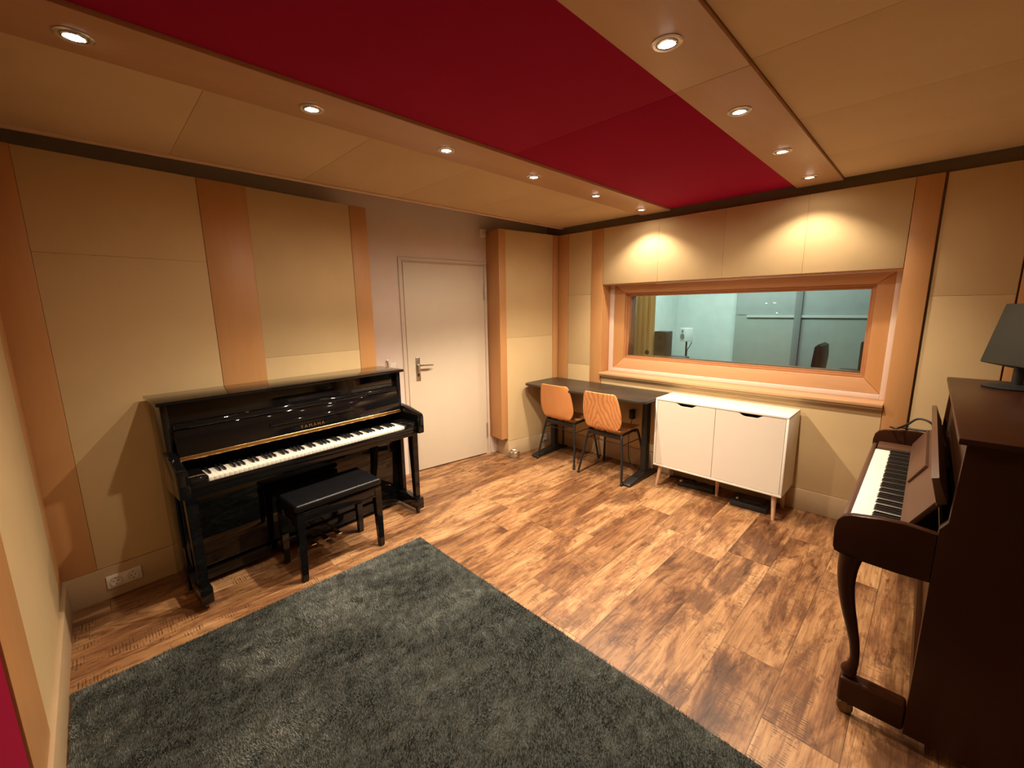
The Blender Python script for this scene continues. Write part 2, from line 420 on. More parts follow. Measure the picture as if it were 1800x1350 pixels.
add_box(bm, -3.35, -2.52, 3.80, 4.10, 0, 2.62); add_box(bm, -0.12, 1.0, 3.80, 4.10, 0, 2.62)
add_box(bm, -2.52, -0.12, 3.80, 4.10, 1.80, 2.62); add_box(bm, -2.52, -0.12, 3.80, 4.10, 0, 0.86)
struct(obj('wall_back', bm, GAPW, smooth=False))
struct(box_obj('ceiling', (-3.9, 1.0, -0.62, 4.1, 2.60, 2.70), GAPW))

def fabric_panel(name, label, b, frame_loc=None, rz=0.0, group=None, m=None, r=0.003):
    bm = bm_new(); add_box(bm, *b, r=r, seg=3); o = obj(name, bm, m or CREAM)
    if frame_loc: place(o, (frame_loc[0], frame_loc[1], 0), rz)
    return tag(o, label, 'acoustic panel', group)
TN = [0]
def trim(b, m, frame_loc=None, rz=0.0, r=0.002, name='trim'):
    TN[0] += 1
    bm = bm_new(); add_box(bm, *b, r=r); o = obj('%s_%d' % (name, TN[0]), bm, m)
    if frame_loc: place(o, (frame_loc[0], frame_loc[1], 0), rz)
    return struct(o)
# near stretch: local +y along the wall, +x into the room
g = 0.0005; T0 = 2.352
trim((-0.20, -0.035, 0.0, 1.897, 0.0, T0-0.004), GAPW, P0, A0, 0, 'trim')                  # carcass behind the panels
trim((-0.035, 0.0, -0.035, 0.106-g, 0.187, T0), BIRCH, P0, A0)
fabric_panel('wall_panel', 'large cream fabric wall panel left of the black piano, below the seam', (-0.034, -0.003, 0.106, 0.814-2*g, 0.187, 1.8748), P0, A0, 'cream panels on the left wall')
fabric_panel('wall_panel', 'dim cream fabric wall panel in the far left corner under the ceiling gap', (-0.034, -0.003, 0.106, 0.814-2*g, 1.8752, T0), P0, A0, 'cream panels on the left wall')
trim((-0.035, 0.0, 0.814, 1.069, 0.187, T0), BIRCH, P0, A0)
fabric_panel('wall_panel', 'cream fabric panel above the piano between the two wooden boards, upper piece', (-0.034, -0.003, 1.069, 1.760-2*g, 1.2662, T0), P0, A0, 'cream panels on the left wall')
fabric_panel('wall_panel', 'cream fabric panel between two wooden boards, lower piece reaching behind the piano', (-0.034, -0.003, 1.069, 1.760-2*g, 0.187, 1.2658), P0, A0, 'cream panels on the left wall')
trim((-0.20, 0.0, 1.760, 1.897, 0.187, T0), BIRCH, P0, A0)
b1 = box_obj('baseboard_left', (-0.035, 0.004, -0.03, 1.897, 0, 0.185), SKIRT, r=0.003); place(b1, (P0[0], P0[1], 0), A0); struct(b1)

# far stretch beside the desk: boxed column, fabric, corner board
FO = (-3.11, 3.02); FA = -math.atan2(0.10, 0.708)
T1 = 2.337
trim((-0.22, -0.031, 0.002, 0.70, 0.166, T1-0.004), GAPW, FO, FA, 0)
bm = bm_new(); add_box(bm, -0.235, 0.002, -0.085, -0.002, 0.20, T1, r=0.003)
o = obj('trim_column', bm, BIRCH); place(o, (FO[0], FO[1], 0), FA); struct(o)
fabric_panel('wall_panel', 'cream fabric panel right of the door and wooden column, upper piece', (-0.030, -0.002, 0.0, 0.632, 1.2702, T1), FO, FA, 'cream panels on the left wall')
fabric_panel('wall_panel', 'cream fabric panel right of the door and wooden column, lower piece behind desk end', (-0.030, -0.002, 0.0, 0.632, 0.168, 1.2698), FO, FA, 'cream panels on the left wall')
trim((-0.030, 0.0, 0.636, 0.712, 0.168, T1), BIRCH, FO, FA)
b2 = box_obj('baseboard_far', (-0.22, 0.003, -0.004, 0.712, 0, 0.165), SKIRT, r=0.003); place(b2, (FO[0], FO[1], 0), FA); struct(b2)

# back wall: plane y = 3.728 facing the room
YB = 3.728
trim((-3.05, -2.475, YB+0.031, 3.80, 0, T1-0.004), GAPW); trim((-0.165, 0.68, YB+0.03, 3.80, 0, T1-0.004), GAPW)
trim((-3.012, -2.875, YB, YB+0.03, 0.17, T1), BIRCH)
for z0, z1, s in ((1.70, T1, 'upper piece'), (0.96, 1.6996, 'middle piece'), (0.17, 0.9596, 'lowest piece, behind the desk')):
    fabric_panel('wall_panel', 'narrow cream fabric panel in the back corner left of the window, '+s, (-2.872, -2.580, YB+0.003, YB+0.03, z0, z1), group='cream panels on the window wall')
trim((-2.578, -2.440, YB, YB+0.03, 0.17, T1), BIRCH); trim((-2.470, -2.440, YB+0.031, 3.90, 0.90, 1.79), BIRCH)
for i, (x0, x1, s) in enumerate(((-2.437, -1.8588, 'leftmost of four'), (-1.8582, -1.3008, 'second of four from the left'), (-1.3002, -0.7468, 'third of four from the left'), (-0.7462, -0.200, 'rightmost of four'))):
    fabric_panel('wall_panel', 'cream fabric panel above the wide window, '+s, (x0, x1, YB-0.002, 3.80, 1.795, T1), group='cream panels above the window', r=0.002)
trim((-0.197, -0.072, YB-0.004, YB+0.03, 0.17, T1), BIRCH); trim((-0.197, -0.170, YB+0.031, 3.90, 0.90, 1.79), BIRCH)
fabric_panel('wall_panel', 'cream fabric panel right of the window board behind the brown piano, upper piece', (-0.060, 0.292, YB+0.008, YB+0.03, 1.6148, T1), group='cream panels on the window wall')
fabric_panel('wall_panel', 'cream fabric panel right of the window board behind the brown piano, lower piece', (-0.060, 0.292, YB+0.008, YB+0.03, 0.17, 1.6144), group='cream panels on the window wall')
trim((0.300, 0.44, YB, YB+0.03, 0.17, T1), BIRCH)
fabric_panel('wall_panel', 'long low cream fabric panel below the window sill', (-2.437, -0.200, YB+0.008, 3.80, 0.17, 0.862), group='cream panels on the window wall')
struct(box_obj('baseboard_back', (-3.012, 0.68, YB, YB+0.07, 0, 0.168), SKIRT, r=0.003))
# near wall beside the camera: plane y = -0.283
trim((-3.12, 0.68, -0.40, -0.31, 0, T1), GAPW)
trim((-3.135, -2.96, -0.31, -0.283, 0.175, T1), BIRCH)
fabric_panel('wall_panel', 'cream fabric panel at the left edge of the picture beside the red panel', (-2.957, -1.973, -0.31, -0.286, 0.178, T1))
trim((-1.97, -1.665, -0.31, -0.280, 0.175, T1), BIRCH)
fabric_panel('wall_panel', 'dark red fabric panel in the lower left corner of the picture', (-1.66, -1.32, -0.31, -0.286, 0.178, T1), m=RED)
trim((-1.317, -1.10, -0.31, -0.280, 0.175, T1), BIRCH)
trim((-1.097, 0.65, -0.31, -0.286, 0.178, T1), CREAM)
struct(box_obj('baseboard_near', (-3.10, 0.68, -0.31, -0.268, 0, 0.172), SKIRT, r=0.003))
trim((0.655, 0.68, -0.28, 3.72, 0.0, T1), CREAM)

# ------------------------------------------------------------ ceiling raft
ZC = 2.395; ZP = 2.410
trim((-2.96, 0.655, -0.30, 3.735, ZP+0.022, ZP+0.05), GAPW, r=0)
def cpanel(label, pts, m, group):
    bm = bm_new(); add_prism(bm, pts, 'z', ZP, ZP+0.021, r=0.0025); return tag(obj('ceiling_panel', bm, m), label, 'ceiling panel', group)
ys = [-0.30, 0.43, 1.11, 1.78, 2.46, 3.13, 3.738]
XE = lambda y: -3.045+(y+0.3)*0.0165
nm = ['nearest the camera', 'second from the camera', 'third from the camera', 'fourth from the camera', 'fifth from the camera', 'in the far corner']
for i in range(6):
    a, b_ = ys[i]+0.0004, ys[i+1]-0.0004
    cpanel('cream fabric ceiling panel left of the left lamp strip, '+nm[i], [(XE(a), a), (-2.048, a), (-2.048, b_), (XE(b_), b_)], CEILCREAM, 'cream ceiling panels on the left')
yr = [-0.30, 0.36, 1.05, 1.74, 2.435, 3.13, 3.738]
for i in range(6):
    a, b_ = yr[i]+0.0004, yr[i+1]-0.0004
    cpanel('cream fabric ceiling panel right of the right lamp strip, '+nm[i].replace('in the far corner', 'along the window wall'), [(-0.562, a), (0.655, a), (0.655, b_), (-0.562, b_)], CEILCREAM, 'cream ceiling panels on the right')
for a, b_, s in ((-0.30, 1.79, 'dark red fabric ceiling panel, the large near one'), (1.792, 3.738, 'bright red fabric ceiling panel, the far one towards the window')):
    cpanel(s, [(-1.765, a), (-0.834, a), (-0.834, b_), (-1.765, b_)], RED, 'red ceiling panels')
trim((-2.045, -1.767, -0.30, 3.738, ZC, ZP+0.02), BIRCHY)
trim((-0.832, -0.565, -0.30, 1.744, ZC, ZP+0.02), BIRCHY)
trim((-0.832, -0.565, 1.7455, 3.738, ZC, ZP+0.02), BIRCHY)
bm = bm_new(); add_prism(bm, [(XE(-0.3)-0.012, -0.3), (XE(-0.3)+0.022, -0.3), (XE(3.738)+0.022, 3.738), (XE(3.738)-0.012, 3.738)], 'z', ZP-0.012, ZP+0.001, r=0.002)
struct(obj('trim_edge', bm, plain('pale_edge_strip', (0.66, 0.48, 0.33), 0.6)))

# ------------------------------------------------------------ downlights
def downlight():
    t = thing('ceiling_light', '', 'ceiling light', (0, 0, ZC))
    bm = bm_new(); add_lathe(bm, [(0.047, 0.0), (0.047, -0.003), (0.042, -0.006), (0.034, -0.005), (0.031, 0.0)], seg=40); obj('outer_ring', bm, STEEL, t)
    bm = bm_new(); add_lathe(bm, [(0.031, 0.0), (0.031, -0.006), (0.026, -0.008), (0.024, -0.004), (0.024, 0.0)], seg=36)
    r = obj('lamp_holder', bm, CHROME, t)
    bm = bm_new(); add_lathe(bm, [(0.0, -0.0045), (0.024, -0.0045), (0.024, -0.001), (0.0, -0.001)], seg=32)
    obj('bulb', bm, LEDM, r)
    ld = bpy.data.lights.new('downlight_beam', 'SPOT'); ld.energy = SPOT_W; ld.color = SPOT_COL
    ld.spot_size = math.radians(118); ld.spot_blend = 0.55; ld.shadow_soft_size = 0.022
    lo = bpy.data.objects.new('downlight_beam', ld); COL.objects.link(lo); lo.parent = t; lo.location = (0, 0, -0.012)
    sd_ = bpy.data.lights.new('downlight_spill', 'SPOT'); sd_.energy = SPOT_W*SPILL; sd_.color = SPOT_COL
    sd_.spot_size = math.radians(172); sd_.spot_blend = 0.5; sd_.shadow_soft_size = 0.022
    so_ = bpy.data.objects.new('downlight_spill', sd_); COL.objects.link(so_); so_.parent = t; so_.location = (0, 0, -0.012)
    return t
proto = downlight(); first = True
ordn = ['first', 'second', 'third', 'fourth', 'fifth', 'sixth']
for side, x, ysx in (('left', -1.921, [0.085, 0.768, 1.446, 2.126, 2.815, 3.500]), ('right', -0.708, [1.411, 2.096, 2.790, 3.472])):
    for i, y in enumerate(ysx):
        o = proto if first else copy_tree(proto); first = False
        for ch in o.children:
            if ch.type == 'LIGHT':
                ch.data = ch.data.copy(); ch.data.energy = SPOT_W*LAMP_LEVEL[side][i]*(SPILL*min(1.2, LAMP_LEVEL[side][i]) if 'spill' in ch.name else 1.0)
        o.location = (x, y, ZC); o.rotation_euler = (0, 0, random.uniform(0, 6))
        o['label'] = 'round recessed downlight in the %s wooden ceiling strip, %s from the camera' % (side, ordn[i])
        o['group'] = 'downlights in the %s strip' % side

# ------------------------------------------------------------ door
def door():
    t = bpy.data.objects.new('door_1', None); COL.objects.link(t); place(t, (WO[0], WO[1], 0), WA)
    t['kind'] = 'structure'
    bm = bm_new(); add_box(bm, -0.04, 0.006, 0.004, 0.864, 0.012, 1.996, r=0.003); obj('door_leaf', bm, DOORW, t)
    bm = bm_new()
    for a, b_ in ((-0.040, -0.012), (0.880, 0.905)):
        add_box(bm, -0.08, 0.012, a, b_, 0, 2.022 if a < 0 else 2.022, r=0.003)
        add_box(bm, -0.08, -0.003, min(a, b_)+(0.020 if a < 0 else -0.016), max(a, b_)+(0.014 if a < 0 else -0.018), 0, 2.002, r=0.001)
    add_box(bm, -0.08, 0.012, -0.040, 0.905, 2.010, 2.038, r=0.003)
    add_box(bm, -0.08, -0.003, -0.030, 0.890, 1.999, 2.012, r=0.001)
    obj('door_frame', bm, FRAMEW, t)
    box_obj('threshold', (-0.10, -0.05, -0.03, 0.90, 0, 0.010), DARKGAP, t)
    bm = bm_new(); add_box(bm, 0.006, 0.013, 0.078, 0.122, 0.905, 1.128, r=0.002)
    pl = obj('handle_plate', bm, STEEL, t)
    bm = bm_new(); add_lathe(bm, [(0.0, 0.003), (0.010, 0.003), (0.010, 0), (0, 0)], seg=20, mtx=Matrix.Translation((0.013, 0.100, 0.965)) @ Matrix.Rotation(PI/2, 4, 'Y'))
    add_box(bm, 0.013, 0.0155, 0.0955, 0.1045, 0.944, 0.962, r=0.001); obj('lock_cylinder', bm, BLACKM, pl)
    bm = bm_new(); add_tube(bm, [(0.012, 0.100, 1.055), (0.045, 0.100, 1.055), (0.058, 0.110, 1.055), (0.060, 0.130, 1.054), (0.060, 0.232, 1.050)], 0.0095, 12, 4)
    obj('handle', bm, CHROME, pl)
    for z in (0.28, 1.74):
        bm = bm_new(); add_lathe(bm, [(0, -0.075), (0.0075, -0.075), (0.0075, 0.075), (0, 0.075)], c=(0.014, 0.871, z), seg=14)
        add_box(bm, 0.004, 0.008, 0.868, 0.884, z-0.06, z+0.06, r=0.001); obj('hinge', bm, STEEL, t)
    return t
door()
# alarm contact, switch and hook on the white wall
def on_white(name, label, cat, u, z):
    t = thing(name, label, cat); c, s = math.cos(WA), math.sin(WA)
    place(t, (WO[0]-s*u, WO[1]+c*u, z), WA); return t
t = on_white('motion_sensor', 'small white sensor box high on the wall beside the wooden column', 'sensor', 0.862, 2.315)
bm = bm_new(); add_box(bm, 0, 0.045, -0.028, 0.028, -0.038, 0.038, r=0.008, seg=3); obj('housing', bm, WHITEPL, t)
bm = bm_new(); add_box(bm, 0.0445, 0.048, -0.016, 0.016, -0.020, 0.005, r=0.001); obj('lens', bm, FRAMEW, t)
t = on_white('light_switch', 'white light switch on the wall between piano end and door', 'switch', -0.145, 1.065)
bm = bm_new(); add_box(bm, 0, 0.010, -0.040, 0.040, -0.040, 0.040, r=0.003); obj('switch_plate', bm, FRAMEW, t)
bm = bm_new(); add_box(bm, 0.009, 0.014, -0.029, 0.029, -0.029, 0.029, r=0.002); obj('rocker', bm, WHITEPL, t)
t = on_white('wall_hook', 'thin grey metal hook rod with a ball end above the piano corner', 'hook', -0.198, 1.08)
bm = bm_new(); add_tube(bm, [(0, 0, -0.05), (0.015, 0, -0.05), (0.018, 0, 0.04)], 0.005, 8); r_ = obj('rod', bm, STEEL, t)
bm = bm_new(); add_lathe(bm, [(0, -0.010), (0.007, -0.007), (0.010, 0), (0.007, 0.007), (0, 0.010)], c=(0.018, 0, 0.045), seg=16); obj('ball_end', bm, STEEL, r_)

# sockets
def socket(name, label, n, loc, rz):
    t = thing(name, label, 'socket', loc, rz)     # local +x out of the wall, y along
    W_ = 0.074
    bm = bm_new(); add_box(bm, 0, 0.011, -n*W_/2, n*W_/2, -0.037, 0.037, r=0.003); obj('socket_plate', bm, WHITEPL, t)
    for i in range(n):
        y = -n*W_/2+W_*(i+0.5)
        bm = bm_new()
        add_lathe(bm, [(0.027, 0.0), (0.027, 0.006), (0.022, 0.006), (0.020, 0.0005), (0, 0.0005)], seg=28, mtx=Matrix.Translation((0.010, y, 0)) @ Matrix.Rotation(PI/2, 4, 'Y'))
        r_ = obj('socket_well', bm, FRAMEW, t)
        bm = bm_new()
        for s in (-1, 1):
            add_lathe(bm, [(0, 0.0015), (0.003, 0.0015), (0.003, 0)], seg=10, mtx=Matrix.Translation((0.0105, y+s*0.0095, 0)) @ Matrix.Rotation(PI/2, 4, 'Y'))
            add_box(bm, 0.0105, 0.013, y-0.003, y+0.003, s*0.020-0.003, s*0.020+0.003)
        obj('contact', bm, BLACKP, r_)
    return t
_c, _s = math.cos(A0), math.sin(A0); _u = 0.205
socket('wall_socket', 'white double power socket on the skirting left of the black piano', 2, (P0[0]-_s*_u+_c*0.004, P0[1]+_c*_u+_s*0.004, 0.098), A0)
_c, _s = math.cos(FA), math.sin(FA); _u = 0.50
socket('wall_socket', 'white power socket on the skirting behind the left desk foot', 1, (FO[0]-_s*_u+_c*0.003, FO[1]+_c*_u+_s*0.003, 0.115), FA)

# ------------------------------------------------------------ studio window
def window():
    t = bpy.data.objects.new('window_1', None); COL.objects.link(t); t['kind'] = 'structure'
    X0, X1, Z0, Z1 = -2.388, -0.236, 0.943, 1.786
    IX0, IX1, IZ0, IZ1 = -2.272, -0.330, 1.047, 1.708
    def mitre(name, pts, y0, y1, m, par, r=0.003):
        bm = bm_new(); add_prism(bm, pts, 'y', y0, y1, r=r); return obj(name, bm, m, par)
    for nm_, pts in (('bottom_rail', [(X0, Z0), (X1, Z0), (IX1, IZ0), (IX0, IZ0)]), ('top_rail', [(X0, Z1), (IX0, IZ1), (IX1, IZ1), (X1, Z1)]),
                     ('left_stile', [(X0, Z0), (IX0, IZ0), (IX0, IZ1), (X0, Z1)]), ('right_stile', [(X1, Z0), (X1, Z1), (IX1, IZ1), (IX1, IZ0)])):
        cx = sum(p[0] for p in pts)/4; cz = sum(p[1] for p in pts)/4
        pts = [(cx+(p[0]-cx)*0.9995, cz+(p[1]-cz)*0.995) for p in pts]
        mitre(nm_, pts, 3.882, 3.96, BIRCHX if 'rail' in nm_ else BIRCH, t)
    bm = bm_new()      # inner glazing bead, two steps
    for k, (e, y0, y1) in enumerate(((0.016, 3.902, 3.96), (0.030, 3.918, 4.05))):
        a, b_, c, d = IX0+0.0005, IX1-0.0005, IZ0+0.0005, IZ1-0.0005
        if k: a, b_, c, d = a+0.0165, b_-0.0165, c+0.0165, d-0.0165; e = 0.014
        add_box(bm, a, b_, y0, y1, c, c+e, r=0.002); add_box(bm, a, b_, y0, y1, d-e, d, r=0.002)
        add_box(bm, a, a+e, y0, y1, c+e, d-e, r=0.002); add_box(bm, b_-e, b_, y0, y1, c+e, d-e, r=0.002)
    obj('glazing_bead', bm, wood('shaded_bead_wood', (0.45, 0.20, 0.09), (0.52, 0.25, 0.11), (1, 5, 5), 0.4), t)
    for y, tilt in ((3.955, 0.100), (4.055, 0.118)):
        bm = bm_new(); h = (IZ1-IZ0)/2-0.022
        add_box(bm, IX0+0.02, IX1-0.02, -0.003, 0.003, -h, h); o = obj('pane', bm, GLASS, t, smooth=False)
        o.location = (0, y, (IZ0+IZ1)/2); o.rotation_euler = (-tilt, 0, 0)
    bm = bm_new()      # outer jamb on the control room side
    add_box(bm, X0, X1, 3.965, 4.12, 0.90, IZ0-0.001); add_box(bm, X0, X1, 3.965, 4.12, IZ1+0.001, 1.79)
    add_box(bm, X0-0.05, IX0-0.001, 3.965, 4.12, IZ0, IZ1); add_box(bm, IX1+0.001, X1+0.03, 3.965, 4.12, IZ0, IZ1)
    obj('back_jamb', bm, BIRCH, t)
    bm = bm_new(); add_box(bm, -2.438, -0.199, 3.690, 3.880, 0.882, 0.905, r=0.003); s = obj('window_sill', bm, BIRCHX, t)
    bm = bm_new(); add_box(bm, -2.438, -0.199, 3.700, 3.880, 0.866, 0.881, r=0.001); obj('sill_edge', bm, SKIRT, s)
    bm = bm_new()      # pale strips between frame and reveal
    add_box(bm, -2.438, X0-0.001, 3.868, 3.96, 0.906, 1.79, r=0.001); add_box(bm, X1+0.001, -0.199, 3.868, 3.96, 0.906, 1.79, r=0.001)
    add_box(bm, X0, X1, 3.868, 3.96, 0.906, Z0-0.001, r=0.001)
    obj('reveal_strip', bm, plain('pale_strip_paint', (0.74, 0.60, 0.50), 0.5), t)
    box_obj('head_board', (-2.438, -0.199, 3.74, 3.90, 1.7875, 1.7945), BIRCHX, t)
window()

# ------------------------------------------------------------ control room behind the glass
struct(box_obj('floor_control_room', (-3.2, 1.9, 4.10, 6.75, -0.1, 0.0), CTRLF))
struct(box_obj('ceiling_control_room', (-3.2, 1.9, 4.10, 6.75, 2.6, 2.7), CTRLW))
struct(box_obj('wall_control_room_left', (-3.0, -2.86, 4.10, 6.6, 0, 2.6), CTRLW))
struct(box_obj('wall_control_room_back', (-3.0, 1.9, 6.45, 6.6, 0, 2.6), CTRLW))
struct(box_obj('wall_control_room_right', (1.7, 1.85, 4.10, 6.6, 0, 2.6), CTRLG))
bm = bm_new(); add_box(bm, -2.0, 1.6, 6.36, 6.449, 0.0, 2.3, r=0.01)  # added panel: its grey stands in for reflections in the window glass
gp = tag(obj('reflection_panel', bm, CTRLG), 'grey-green stand-in for reflections in the right part of the control room window', 'reflection stand-in')
box_obj('upper_field', (-1.98, 1.58, 6.352, 6.361, 1.44, 2.29), plain('light_grey_field', (0.40, 0.45, 0.44), 0.85), gp, r=0.002)  # paler upper half of the reflection, put in as colour
box_obj('reflection_line', (-1.85, 1.58, 6.338, 6.3595, 1.405, 1.438), plain('reflection_line_tone', (0.52, 0.56, 0.55), 0.6), gp, r=0.002)  # pale line of the reflection, put in as a coloured strip
box_obj('reflection_bar', (-1.300, -1.225, 6.325, 6.351, 0.0, 2.29), plain('reflection_bar_tone', (0.22, 0.24, 0.23), 0.8), gp, r=0.002)  # dark bar of the reflection, put in as a coloured strip
bm = bm_new()      # curtain
pts = []; n = 70
for i in range(n+1):
    x = -2.70+0.46*i/n; pts.append((x, 4.50+0.028*math.sin(i*0.62)+0.012*math.sin(i*1.7)))
outer = pts+[(p[0], p[1]+0.006) for p in reversed(pts)]
add_prism(bm, outer, 'z', 0.0, 2.6); cu_ = tag(obj('curtain', bm, CURT), 'beige pleated curtain behind the left end of the window', 'curtain')
bm = bm_new(); add_lathe(bm, [(0, 0.0), (0.022, 0.0), (0.026, 0.008), (0.018, 0.016), (0, 0.016)], seg=20, mtx=Matrix.Translation((-2.30, 4.455, 1.06)) @ Matrix.Rotation(PI/2, 4, 'X'))
obj('tieback_knob', bm, DBROWN, cu_)
def shelf(x0, x1, lab):
    t = thing('side_table', lab, 'table', ((x0+x1)/2, 4.52, 0)); h = (x1-x0)/2
    box_obj('tabletop', (-h, h, -0.16, 0.16, 0.975, 1.0), BLACKP, t, r=0.004)
    for sx in (-1, 1):
        for sy in (-1, 1): box_obj('leg', (sx*(h-0.03)-0.015, sx*(h-0.03)+0.015, sy*0.13-0.015, sy*0.13+0.015, 0, 0.975), BLACKP, t)
shelf(-2.235, -1.86, 'black narrow stand behind the glass holding the left dark speaker'); shelf(-0.60, -0.15, 'black narrow stand behind the right end of the glass')
def speaker(name, lab, cat, loc, rz, sx, sy, sz, m, cone, grp=None):
    t = thing(name, lab, cat, loc, rz, grp)
    box_obj('cabinet', (-sx/2, sx/2, -sy/2, sy/2, 0, sz), m, t, r=0.008, seg=3)
    for nm_, z, r in (('woofer', sz*0.36, sx*0.34), ('tweeter', sz*0.76, sx*0.17)):
        bm = bm_new(); add_lathe(bm, [(r, 0), (r, 0.004), (r*0.86, 0.005), (r*0.4, -0.006+0.007), (0, 0.003)], seg=26, mtx=Matrix.Translation((0, -sy/2, z)) @ Matrix.Rotation(PI/2, 4, 'X'))
        obj(nm_, bm, cone, t)
    return t
speaker('speaker', 'dark brown speaker cabinet seen through the left part of the window', 'speaker', (-2.150, 4.52, 1.0), 0, 0.14, 0.16, 0.30, DBROWN, BLACKP)
box_obj_ = tag(box_obj('laptop_stand', (-2.065, -1.88, 4.42, 4.60, 1.001, 1.028), BLACKP, r=0.004), 'flat black box beside the dark brown speaker behind the glass', 'box')
speaker('speaker', 'dark speaker at the right edge of the control room window', 'speaker', (-0.352, 4.50, 1.0), 0, 0.15, 0.16, 0.27, DBROWN, BLACKP)
tag(box_obj('audio_interface', (-0.56, -0.415, 4.42, 4.58, 1.001, 1.026), BLACKP, r=0.004), 'flat black device low in the right corner of the control room window', 'device')
speaker('speaker', 'small white monitor speaker on a thin black stand behind the glass', 'speaker', (-2.535, 6.05, 1.07), -0.5, 0.125, 0.13, 0.19, plain('white_speaker_shell', (0.8, 0.84, 0.82), 0.4), plain('grey_cone', (0.22, 0.25, 0.24), 0.5))
t = thing('speaker_stand', 'thin black stand with cable under the small white speaker', 'stand', (-2.535, 6.07, 0))
bm = bm_new(); add_tube(bm, [(0, 0, 0.02), (0, 0, 1.068)], 0.012, 10); obj('pole', bm, BLACKP, t)
bm = bm_new(); add_lathe(bm, [(0, 0.02), (0.13, 0.015), (0.14, 0), (0, 0)], seg=24); obj('base', bm, BLACKP, t)
bm = bm_new(); add_tube(bm, [(0.05, 0.06, 1.05), (0.05, 0, 1.0), (0.02, -0.015, 0.92), (0.035, -0.02, 0.7)], 0.006, 8, 5); obj('cable', bm, BLACKP, t)
t = thing('office_chair', 'black office chair backrest seen through the right half of the window', 'chair', (-0.86, 5.55, 0), 0.0)
bm = bm_new(); add_prism(bm, [(0.00, 0.60), (0.055, 0.60), (0.03, 0.80), (0.045, 1.02), (0.035, 1.14), (0.0, 1.16), (-0.03, 1.13), (-0.045, 0.95), (-0.05, 0.75)], 'y', -0.2, 0.2, r=0.015); obj('backrest', bm, BLACKP, t)
box_obj('seat', (0.0, 0.44, -0.22, 0.22, 0.44, 0.52), BLACKP, t, r=0.03)
bm = bm_new(); add_tube(bm, [(0.2, 0, 0.06), (0.2, 0, 0.44)], 0.025, 10); obj('gas_lift', bm, BLACKP, t)
bm = bm_new()
for k in range(5):
    a = k*2*PI/5; add_tube(bm, [(0.2, 0, 0.08), (0.2+0.28*math.cos(a), 0.28*math.sin(a), 0.03)], 0.018, 8)
obj('base', bm, BLACKP, t)
bm = bm_new(); add_tube(bm, [(0.01, 0, 0.64), (0.06, 0, 0.46), (0.12, 0, 0.43)], 0.02, 8); obj('back_support', bm, BLACKP, t)

# ------------------------------------------------------------ pianos: shared key maker
def keys(parent, n_white, pitch, x_dir, y0, z, x_front, depth, blen, first_c=5, flip=1, wm=IVORY, bmat=EBONY):
    """white keys in a row along local y from y0; fronts at local x = x_front, running back by depth (x_dir = -1 back is -x)"""
    wb = bm_new(); add_box(wb, 0, x_dir*depth, 0.0005, pitch-0.0005, z-0.022, z, r=0.0015)
    w0 = obj('white_key', wb, wm, parent)
    a = x_dir*(depth-blen)
    bb = bm_new(); pr = [(a, z), (a+x_dir*0.006, z+0.011), (x_dir*depth, z+0.012), (x_dir*depth, z)]
    add_prism(bb, pr, 'y', -0.0055, 0.0055, r=0.002); b0 = obj('black_key', bb, bmat, parent)
    ow = ob = False
    for i in range(n_white):
        o = w0 if not ow else w0.copy()
        if ow: COL.objects.link(o)
        ow = True; o.location = (x_front, y0+i*pitch, 0)
        note = (i+first_c) % 7     # 0 = C
        if note in (0, 1, 3, 4, 5) and i < n_white-1:
            o = b0 if not ob else b0.copy()
            if ob: COL.objects.link(o)
            ob = True; o.location = (x_front, y0+(i+1)*pitch, 0)
# ---- black upright: local y along the keyboard (0..1.506), local x = depth from the back (0) to the front
BP = thing('upright_piano', 'glossy black upright piano standing against the left wall', 'piano', (-3.10, 0.158, 0), math.atan(0.08))
LN = 1.506
box_obj('lid', (0.0, 0.330, 0.0, LN, 1.100, 1.120), PIANO, BP, r=0.004)
for a in (0.018, LN-0.018-0.032): box_obj('side_panel', (0.015, 0.300, a, a+0.032, 0.030, 1.099), PIANO, BP, r=0.003)
box_obj('back_frame', (0.016, 0.06, 0.052, LN-0.052, 0.06, 1.09), BLACKM, BP)
box_obj('upper_panel', (0.255, 0.275, 0.051, LN-0.051, 0.835, 1.098), PIANO, BP, r=0.002)
box_obj('lower_panel', (0.235, 0.255, 0.051, LN-0.051, 0.105, 0.640), PIANO, BP, r=0.002)
box_obj('bottom_rail', (0.235, 0.268, 0.051, LN-0.051, 0.035, 0.103), PIANO, BP, r=0.003)
# open fallboard: flat board, folded front lip at the top
bm = bm_new()
mt = Matrix.Translation((0.335, 0, 0.808)) @ Matrix.Rotation(-0.25, 4, 'Y')
add_box(bm, -0.010, 0.008, 0.058, LN-0.058, 0.0, 0.150, r=0.003, mtx=mt)
fb = obj('fallboard', bm, PIANO, BP)
bm = bm_new(); add_box(bm, -0.020, 0.016, 0.058, LN-0.058, 0.152, 0.186, r=0.010, seg=4, mtx=mt); obj('folding_lip', bm, PIANO, fb)
bm = bm_new(); add_box(bm, 0.0085, 0.022, 0.52, 1.08, 0.072, 0.094, r=0.006, seg=3, mtx=mt); obj('music_ledge', bm, PIANO, fb)
bm = bm_new(); add_box(bm, 0.004, 0.012, 0.060, LN-0.060, -0.010, 0.006, r=0.003, mtx=mt)
add_tube(bm, [(0.347, 0.060, 0.798), (0.347, LN-0.060, 0.798)], 0.005, 10); obj('brass_hinge', bm, BRASS, BP)
fc = bpy.data.curves.new('lettering', 'FONT'); fc.body = 'YAMAHA'; fc.size = 0.030; fc.extrude = 0.0006; fc.space_character = 1.45; fc.align_x = 'CENTER'; fc.align_y = 'CENTER'
